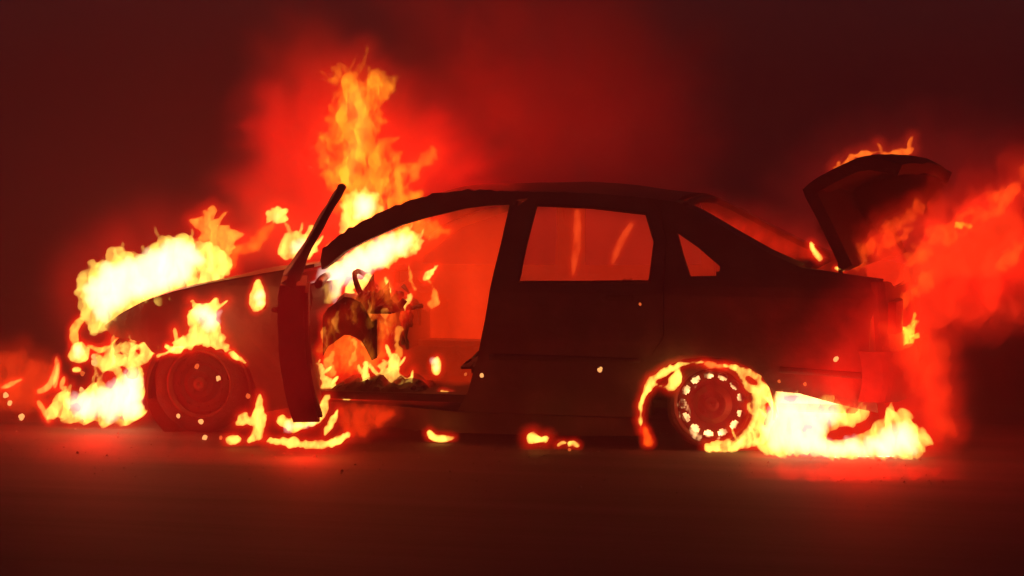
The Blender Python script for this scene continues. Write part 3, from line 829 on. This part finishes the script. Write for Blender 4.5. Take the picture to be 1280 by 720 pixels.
flame('wide red glow of flame lit smoke rolling up around the tall orange column', 1.35,  # light the plume takes from the flames, put in as its own emission
    [[(308,150),(318,115),(345,92),(390,80),(440,84),(480,98),(530,125),(570,160),(600,205),(612,250),(560,280),(440,330),(330,340),(288,325),(280,262),(277,225),(302,190),(300,130)]],
    outer=30, T=0.35, col=(0.36,0.004,0.001), rcol=(0.10,0.0015,0.001), amp=0.8, jg=16, nf=3.5, soft=0.20, step=0.025)
for k, (pts, w, lb) in enumerate([([(505,238),(525,205),(552,188)],7,'orange wisp leaning right from the tall flame column'),([(405,215),(398,190),(404,160)],6,'orange wisp on the left of the tall flame column'),([(288,330),(320,300),(342,288)],9,'dull orange wisp above the middle of the bonnet'),([(470,300),(520,280),(560,290)],12,'orange flame blowing back under the windscreen pillar')]):
    flame(lb, 0.95, [stroke(pts, w)], outer=16, T=0.07, jg=5, col=(0.55,0.11,0.005), amp=0.6, soft=0.03, rcol=(0.35,0.01,0.001))
# 5 cabin
flame('yellow flame curling over the steering wheel', 0.6, [[(432,352),(450,346),(466,342),(464,370),(450,378),(440,374),(431,376)], stroke([(480,345),(486,360),(484,378)],4), stroke([(498,388),(510,378),(516,368)],5), stroke([(532,350),(540,340),(550,330)],3.5)], holes=[disc(446,364,5,4)], outer=8, T=0.05, jg=2.5, split=True)
flame('ragged yellow flames along the cabin floor above the sill', 0.5,
    [[(398,442),(404,465),(418,476),(422,492),(412,499),(401,492)], [(424,494),(436,484),(448,488),(453,470),(450,456),(458,450),(464,452),(464,470),(470,478),(478,470),(477,455),(484,462),(490,448),(497,446),(500,462),(510,474),(528,478),(532,484),(520,490),(505,482),(490,487),(470,488),(455,494),(432,500)]],
    outer=14, T=0.06, jg=3, up=2.0, ntong=14)
flame('dull orange fire inside the cabin below the dashboard', 0.45, [[(402,385),(440,375),(480,350),(505,360),(500,400),(488,430),(475,460),(440,470),(402,460)]], outer=12, T=0.12, col=(0.42,0.10,0.006), amp=1.2, jg=6, soft=0.06, nf=14)
flame('dull red glow over the rear wheel disc', -0.33, [disc(893,508,44,44)], outer=16, T=0.04, jg=2, col=(0.06,0.001,0.001), rcol=(0.14,0.002,0.001), soft=0.08)  # emissive veil added for the red glow over the wheel
flame('red firelight on the road in front of the white pool of fire', -1.25, [[(950,578),(1150,578),(1190,590),(1120,606),(980,606)]], outer=36, T=0.12, col=(0.42,0.004,0.001), rcol=(0.28,0.003,0.001), jg=3, soft=0.08, amp=0.3, step=0.012)  # firelight on the asphalt, added as a thin emissive body
flame('red firelight on the road in front of the wheel and door', -0.7, [[(60,548),(250,560),(430,560),(440,572),(250,576),(60,568)]], outer=30, T=0.12, col=(0.13,0.001,0.0008), rcol=(0.12,0.001,0.0008), jg=3, soft=0.12, amp=0.3, step=0.015)  # another emissive body standing in for red light on the road
flame('oval white flame beside the front seat', 0.3, [disc(545,458,7,12)], outer=8, T=0.04, jg=0.6, core=[disc(545,458,3,7)])
flame('small white flame low at the edge of the front seat', 0.3, [stroke([(550,490),(558,492),(566,494)],3.5)], outer=6, T=0.03, jg=0.5)
flame('curved white flame under the sill below the front seat', 0.05, [stroke([(534,539),(542,548),(554,549),(568,547)],4.5)], outer=8, T=0.03, jg=0.6)
# 6 door, ground
flame('long curling white flames on the road under the open door', -0.42,
    [stroke([(345,523),(368,535),(392,526),(405,510),(408,495)],8), stroke([(330,552),(365,551),(392,558),(420,553),(436,543)],5.5), stroke([(405,545),(416,528),(422,508)],4)], outer=12, T=0.05, jg=2, core=[stroke([(360,533),(385,532),(398,520)],3)])
flame('cluster of small white flames on the road beside the front wheel', -0.1,
    [[(282,550),(290,540),(300,545),(303,552),(292,556)], [(292,530),(300,518),(308,514),(314,522),(322,500),(324,490),(328,512),(334,522),(330,538),(330,552),(312,554),(308,550),(316,540),(318,530),(300,532)]], outer=10, T=0.05, jg=2)
flame('white flame on the road below the middle of the rear door', -0.25, [[(656,550),(661,542),(668,540),(673,547),(687,546),(686,554),(672,553),(662,558)]], outer=14, T=0.04, jg=1.2)
flame('pair of tiny flames on the road below the rear door', -0.25, [stroke([(697,558),(704,553),(709,555)],3), stroke([(709,557),(716,553),(723,558)],3.5)], outer=7, T=0.03, jg=0.8)
# 7 rear wheel
flame('burning arc of fire around the front edge of the rear wheel arch', -0.27,
    [stroke([(803,540),(800,515),(808,487),(828,466),(852,455),(880,452)],4), [(832,482),(842,466),(848,458),(853,466),(850,480),(844,488),(834,488),(818,484),(822,478)]], outer=9, T=0.04, jg=2.4, amp=0.9)
flame('dull red flame at the lower front of the rear wheel arch', -0.27, [[(801,536),(806,530),(814,545),(821,556),(812,563),(803,556)]], outer=6, T=0.04, jg=2, col=(0.5,0.07,0.003))
flame('thick yellow flames climbing the back of the rear wheel arch', -0.27,
    [[(902,456),(915,455),(930,460),(946,464),(958,480),(966,498),(972,515),(966,535),(958,555),(935,560),(900,570),(876,562),(895,552),(925,545),(941,530),(937,505),(945,496),(928,478),(918,464)]],
    holes=[[(930,470),(942,474),(950,482),(940,482)], [(957,502),(966,512),(963,525),(958,535),(952,530),(960,518)]], outer=10, T=0.05, jg=2.5, ntong=3, amp=0.9)
flame('thin broken fire along the top of the rear wheel arch', -0.27, [stroke([(880,455),(895,457),(910,459)],3.5)], outer=6, T=0.03, jg=1.5, col=(0.8,0.22,0.03))
flame('fire burning behind the vent holes of the rear wheel', -0.12, [disc(886,510,43,43)], holes=[disc(886,510,22,22)], outer=0, T=0.03, jg=1, col=(1.3,0.72,0.26), amp=1.9, nf=18)
# 8 rear ground
flame('large white pool of fire on the road under the rear bumper', -0.50,
    [[(972,488),(1000,488),(1040,496),(1085,506),(1093,512),(1096,522),(1092,534),(1108,530),(1124,522),(1135,518),(1146,534),(1172,554),(1152,562),(1142,574),(1110,576),(1080,571),(1050,574),(1025,568),(1000,572),(975,565),(955,569),(940,560),(965,530)]],
    core=[[(968,500),(1010,496),(1055,508),(1062,526),(1040,536),(1030,552),(1090,552),(1130,532),(1158,552),(1138,572),(1060,571),(990,568),(958,560)]],
    holes=[[(1028,550),(1045,540),(1075,535),(1092,526),(1098,508),(1122,506),(1116,522),(1096,538),(1075,550),(1050,554)], [(1000,540),(1015,534),(1024,540),(1010,546)], [(985,505),(998,500),(1012,504),(998,510)]], outer=20, T=0.10, jg=4, lean=0.9, up=1.6, ntong=22, amp=0.9)
# 9 trunk
flame('yellow flame burning in the rear light opening', 0.0, [[(1102,403),(1112,410),(1120,404),(1128,409),(1139,402),(1143,418),(1146,435),(1130,440),(1112,434),(1104,420)]], outer=18, T=0.05, jg=3, col=(0.9,0.6,0.04), amp=1.2, up=2, nf=26, ntong=10)
flame('thin flames along the top edge of the raised boot lid', 0.95, [stroke([(1042,211),(1056,208),(1062,198),(1080,193),(1100,191)],4), stroke([(1100,191),(1120,194),(1140,188)],4.5), stroke([(1046,211),(1050,200)],3)], ntong=4, outer=14, T=0.04, jg=2, col=(0.75,0.14,0.01), rcol=(0.3,0.01,0.002))
flame('small yellow flame between the boot lid and rear window', 0.0, [stroke([(1028,326),(1018,315),(1014,302)],5)], outer=8, T=0.04, jg=1.5)
flame('tiny bright flame at the boot lid hinge', -0.2, [stroke([(1043,334),(1050,337),(1056,338)],2.5)], outer=5, T=0.02, jg=0.5)
flame('red fire billowing out of the open boot', 0.25,
    [[(1056,336),(1072,300),(1098,276),(1140,260),(1180,244),(1225,238),(1250,228),(1270,222),(1300,250),(1320,340),(1290,385),(1240,410),(1210,412),(1190,425),(1170,430),(1140,425),(1112,410),(1102,360)]],
    core=[[(1120,340),(1150,310),(1200,285),(1250,250),(1275,260),(1280,330),(1240,350),(1190,345),(1140,370),(1120,370)]], outer=20, T=0.26, col=(0.42,0.011,0.002), ccol=(0.36,0.018,0.002), rcol=(0.20,0.004,0.001), amp=1.3, jg=12, soft=0.12, step=0.015, nf=7)
rn = random.Random(11)
wl = ['near the boot lid hinge','below the tip of the boot lid','in the middle of the red boot fire','left of the yellow patch','right of the yellow patch','at the upper right edge of the boot fire','low down above the rear light fire','at the far right of the boot fire']
for k, (x, y) in enumerate([(1074,322),(1118,296),(1145,318),(1185,292),(1225,282),(1252,255),(1138,372),(1268,320)]):
    W3 = [stroke([(x-18+rn.uniform(-8,8)+q*9, y+18-q*10), (x+rn.uniform(-5,5)+q*8, y+rn.uniform(-4,4)-q*8), (x+22+q*6, y-22-q*8+rn.uniform(-8,8))], rn.uniform(4, 9)) for q in range(3)]
    flame('orange red lick of flame ' + wl[k], 0.05, W3, outer=12, T=0.06, jg=7, col=(0.42,0.036,0.002), rcol=(0.16,0.004,0.001), amp=1.0, soft=0.04, step=0.01, group='orange licks inside the boot fire')
flame('small yellow patch within the red boot fire', 0.2, [disc(1203,283,10,6)], outer=8, T=0.03, jg=4, col=(0.4,0.22,0.01), rcol=(0.2,0.01,0.001))
flame('red flames falling down behind the rear bumper', -0.45, [[(1100,400),(1150,400),(1185,420),(1194,470),(1196,530),(1180,558),(1160,545),(1150,520),(1135,470),(1110,445)]], outer=20, T=0.16, col=(0.45,0.016,0.002), rcol=(0.30,0.006,0.001), amp=0.6, jg=6, soft=0.10, step=0.016)
flame('thin red glow veiling the rear bumper and lower quarter of the car', -0.62, [[(1060,400),(1090,350),(1115,380),(1180,430),(1196,545),(1090,520),(985,490),(1010,450)]], outer=40, T=0.08, col=(0.22,0.003,0.001), rcol=(0.16,0.002,0.001), amp=0.3, jg=6, soft=0.14, step=0.02, nf=3)  # glare over the tail, added as an emissive veil
flame('thin red glow veiling the front wing, front wheel and open door', -0.80, [[(150,400),(200,375),(300,350),(380,330),(410,380),(410,520),(330,545),(190,548),(165,500)]], outer=45, T=0.12, col=(0.085,0.001,0.0008), rcol=(0.075,0.0008,0.0006), amp=0.3, jg=6, soft=0.2, step=0.025, nf=3)  # even red glare before the bodywork, added as faint emission
# 10 left edge
flame('low red glow spreading along the ground in front of the car', 0.9, [[(-60,450),(0,440),(40,440),(66,452),(74,480),(62,505),(40,516),(0,518),(-60,515)]], outer=22, T=0.15, col=(0.40,0.02,0.002), rcol=(0.25,0.008,0.001), amp=0.6, jg=5, soft=0.1, step=0.016)  # red halo left of the car, built as emission
# 11 red glow filling the cabin, put in as emission
flame('red glow of flames and lit smoke filling the front of the cabin', 0.95, [[(420,400),(440,330),(480,290),(560,262),(650,256),(655,300),(640,400),(620,480),(560,500),(470,500),(400,495)]], outer=10, T=0.35, col=(0.58,0.020,0.002), rcol=(0.1,0.003,0), amp=0.35, jg=3, soft=0.12, step=0.02, nf=3)
flame('dim red glow of lit smoke in the back of the cabin behind the rear seats', 1.05, [[(640,262),(700,250),(820,256),(930,325),(930,352),(800,380),(640,380)]], outer=8, T=0.30, col=(0.25,0.007,0.002), rcol=(0.05,0.002,0), amp=0.3, jg=3, soft=0.12, step=0.02, nf=3)  # lit smoke behind the windows, given its own emission
for pts, lb in [([(722,262),(722,300),(716,345)],'pale red light on the far pillar edge seen through the rear door window'), ([(790,278),(775,305),(765,330)],'slanted red light on the far pillar edge in the rear door window')]:  # lit edges of the far pillars, drawn as emissive streaks
    flame(lb, 1.3, [stroke(pts, 5)], outer=6, T=0.05, jg=1, col=(0.25,0.03,0.004), rcol=(0.15,0.004,0), soft=0.02)
flame('red glow of lit smoke at the rear window behind the roof', 1.0, [[(868,272),(880,262),(930,275),(985,290),(1020,305),(1042,336),(1000,334),(940,310)]], outer=34, T=0.15, col=(0.26,0.006,0.001), rcol=(0.20,0.004,0.001), jg=4, amp=0.6, soft=0.08, step=0.016)  # smoke lit by the flames, its light put in as emission
flame('faint red glow of lit smoke behind the raised boot lid', 2.3, [[(960,260),(1000,200),(1050,165),(1180,150),(1290,180),(1290,320),(1000,340)]], outer=40, T=0.3, col=(0.075,0.002,0.001), rcol=(0.04,0.001,0.0005), jg=8, soft=0.4, step=0.04, nf=3)  # glow added so the dark lid stands out from the background
flame('red fire behind the front wheel and open door', 0.6, [[(330,440),(350,430),(362,470),(362,500),(345,520),(328,512)]], outer=16, T=0.08, col=(0.40,0.018,0.001), rcol=(0.2,0.006,0.001), jg=3, soft=0.05)
flame('red glow veiling the sill beside the open door', -0.02, [[(425,505),(470,506),(500,512),(480,535),(440,548),(425,540)]], outer=12, T=0.07, col=(0.4,0.016,0.001), rcol=(0.2,0.006,0.001), jg=3, soft=0.05)  # emissive veil placed before the sill to redden it

rn = random.Random(21)
CL = ['thin orange curl of flame nearest the open door at knee height', 'thin orange curl of flame just under the left end of the dashboard', 'thin orange curl of flame below the steering wheel', 'thin orange curl of flame in front of the dark dashboard arch',
      'thin orange curl of flame at the right end of the dashboard', 'low orange curl of flame between the door and the floor flames', 'thin orange curl of flame right above the tallest floor flames', 'lowest orange curl of flame beside the door edge',
      'thin orange curl of flame right of the floor flames', 'thin orange curl of flame high behind the steering wheel', 'thin orange curl of flame farthest right in the door opening']
for k, (x, y) in enumerate([(410,420),(425,405),(442,395),(455,418),(470,398),(438,440),(485,410),(415,455),(498,430),(520,350),(538,372)]):
    a = rn.uniform(-12, 12)
    flame(CL[k], 0.35, [stroke([(x, y+14), (x+a, y), (x+a*0.3+rn.uniform(-8, 8), y-14-rn.uniform(0, 10))], rn.uniform(2.0, 4.0))], outer=6, T=0.03, jg=3, col=(0.55,0.20,0.02), rcol=(0.15,0.004,0.001), group='curls of flame in the cabin wreckage')
# embers
def ember(u, v, r, w, label, mat):
    p = P(u, v, w); bm = bmesh.new(); bmesh.ops.create_icosphere(bm, subdivisions=2, radius=r*PX)
    rz = noise.noise(Vector((u, v, 2)))
    for q in bm.verts:
        q.co *= 1 + 0.5*noise.noise(q.co*90 + Vector((u, v, 0)))
        q.co.z *= 1.15 + 0.7*rz; q.co.x += 0.9*rz*q.co.z
    me = bpy.data.meshes.new('ember'); bm.to_mesh(me); bm.free(); me.materials.append(mat)
    o = bpy.data.objects.new('ember', me); COL.objects.link(o); o.location = p
    o['label'] = label; o['category'] = 'ember'; o['group'] = 'glowing embers round the car'
E, ED = M['ember'], M['ember_dim']
for a in [(750,462,3,-0.25,'glowing ember on the lower rear door',E),(602,469,2.5,-0.1,'glowing ember at the front edge of the rear door',E),(582,468,2,0.0,'dim ember in the door opening beside the front seat',ED),
          (800,380,1.8,-0.25,'faint ember high on the rear door below the window',ED),(1045,449,3,-0.45,'glowing ember on the rear quarter above the bumper',E),(1006,480,2.2,-0.4,'dim ember just above the rear sill fire',ED),(974,477,2,-0.4,'faintest ember beside the rear wheel arch',ED),
          (246,458,3,0.3,'dim ember high on the front wheel',ED),(273,473,3,0.3,'ember at the upper right of the front wheel',E),(223,520,2.6,0.3,'ember low on the left of the front wheel',E),(251,527,3,0.3,'ember at the bottom of the front wheel',E),
          (256,547,3,0.2,'ember on the road right below the front wheel',E),(276,547,2.2,0.1,'small ember on the road next to the white flames',ED),(310,495,3,0.2,'upright ember behind the front wheel',ED),
          (7,494,3.5,0.5,'larger ember at the far left in the red glow',E),(12,504,3,0.5,'smaller ember at the far left in the red glow',E),(27,521,4,0.4,'ember lying on the ground at the far left',E),
          (103,467,3,0.5,'ember under the round front fireball',ED),(117,446,3,0.5,'ember right of the round front fireball',E),(118,453,4,0.5,'ember hanging inside the front bumper gap',E),(102,487,3,0.5,'ember above the left end of the bumper fire',E),
          (435,543,3,-0.3,'dim ember at the end of the door flames',ED),(712,562,2,-0.3,'dim ember on the road under the twin flames',ED)]:
    ember(*a)

# ================================================================== SMOKE AND AIR
def smoke(label, Y, polys, T, dens, grow, soft, seed, col=(0.9, 0.32, 0.32), amp=0.5, jg=14, nf=2.5, step=0.035):
    B = [jag(b, jg, 6.0, seed, 0.2) for b in polys]
    o = hull('smoke_plume', B, Y, T, mat_smoke('smoke', dens, col), None, grow=grow, soft=soft, step=step, power=2, seed=seed, amp=amp, nf=nf, stretch=0.8)
    o['label'] = label; o['category'] = 'smoke'; o['group'] = 'smoke rising from the burning car'
    return o
flame('dim red glow of lit smoke drifting right over the roof', 1.9, [[(560,110),(650,40),(760,40),(850,110),(870,200),(800,245),(600,250)]], outer=60, T=0.4, col=(0.05,0.0010,0.0006), rcol=(0.04,0.0007,0.0004), jg=14, soft=0.5, step=0.04, nf=2.5, amp=0.6)  # emission added to brighten the dim red smoke here
smoke('thick red lit smoke plume rising above the bonnet and windscreen', 1.2,
    [[(300,62),(330,20),(385,-5),(440,25),(480,70),(540,110),(600,150),(640,200),(650,250),(560,262),(440,340),(330,345),(285,330),(278,262),(275,225),(300,190),(298,120)]], 0.55, 0.45, 0.05, 0.35, 61)
smoke('wide dim smoke cloud drifting right above the roof', 1.8,
    [[(480,-60),(700,-60),(850,10),(900,120),(880,230),(760,250),(640,262),(560,200),(520,100)]], 0.7, 0.5, 0.2, 0.6, 62, jg=20)
smoke('smoke pouring from the open boot lit red from below', 0.9,
    [[(1130,330),(1180,230),(1230,190),(1290,150),(1350,200),(1340,330),(1260,400),(1200,430),(1150,420)]], 0.45, 0.8, 0.08, 0.3, 63)
smoke('dark smoke gathered under the raised boot lid', 0.85, [[(1035,300),(1015,245),(1045,222),(1090,204),(1150,205),(1185,220),(1170,262),(1110,290),(1070,325)]], 0.32, 11.0, 0.03, 0.2, 64, col=(0.10,0.03,0.03), jg=6, step=0.02)
smoke('dark smoke rolling away at the right below the boot fire', 0.9, [[(1210,450),(1245,430),(1300,395),(1360,390),(1360,520),(1300,540),(1215,530)]], 0.30, 3.0, 0.04, 0.25, 65, col=(0.15,0.03,0.03), jg=10, step=0.03)

hz = box('haze', (-150, -20, -1.0), (150, 150, 4.5), None if False else mat_smoke('haze_air', HAZE, (0.92, 0.50, 0.58)), None, 0)
hz['kind'] = 'stuff'
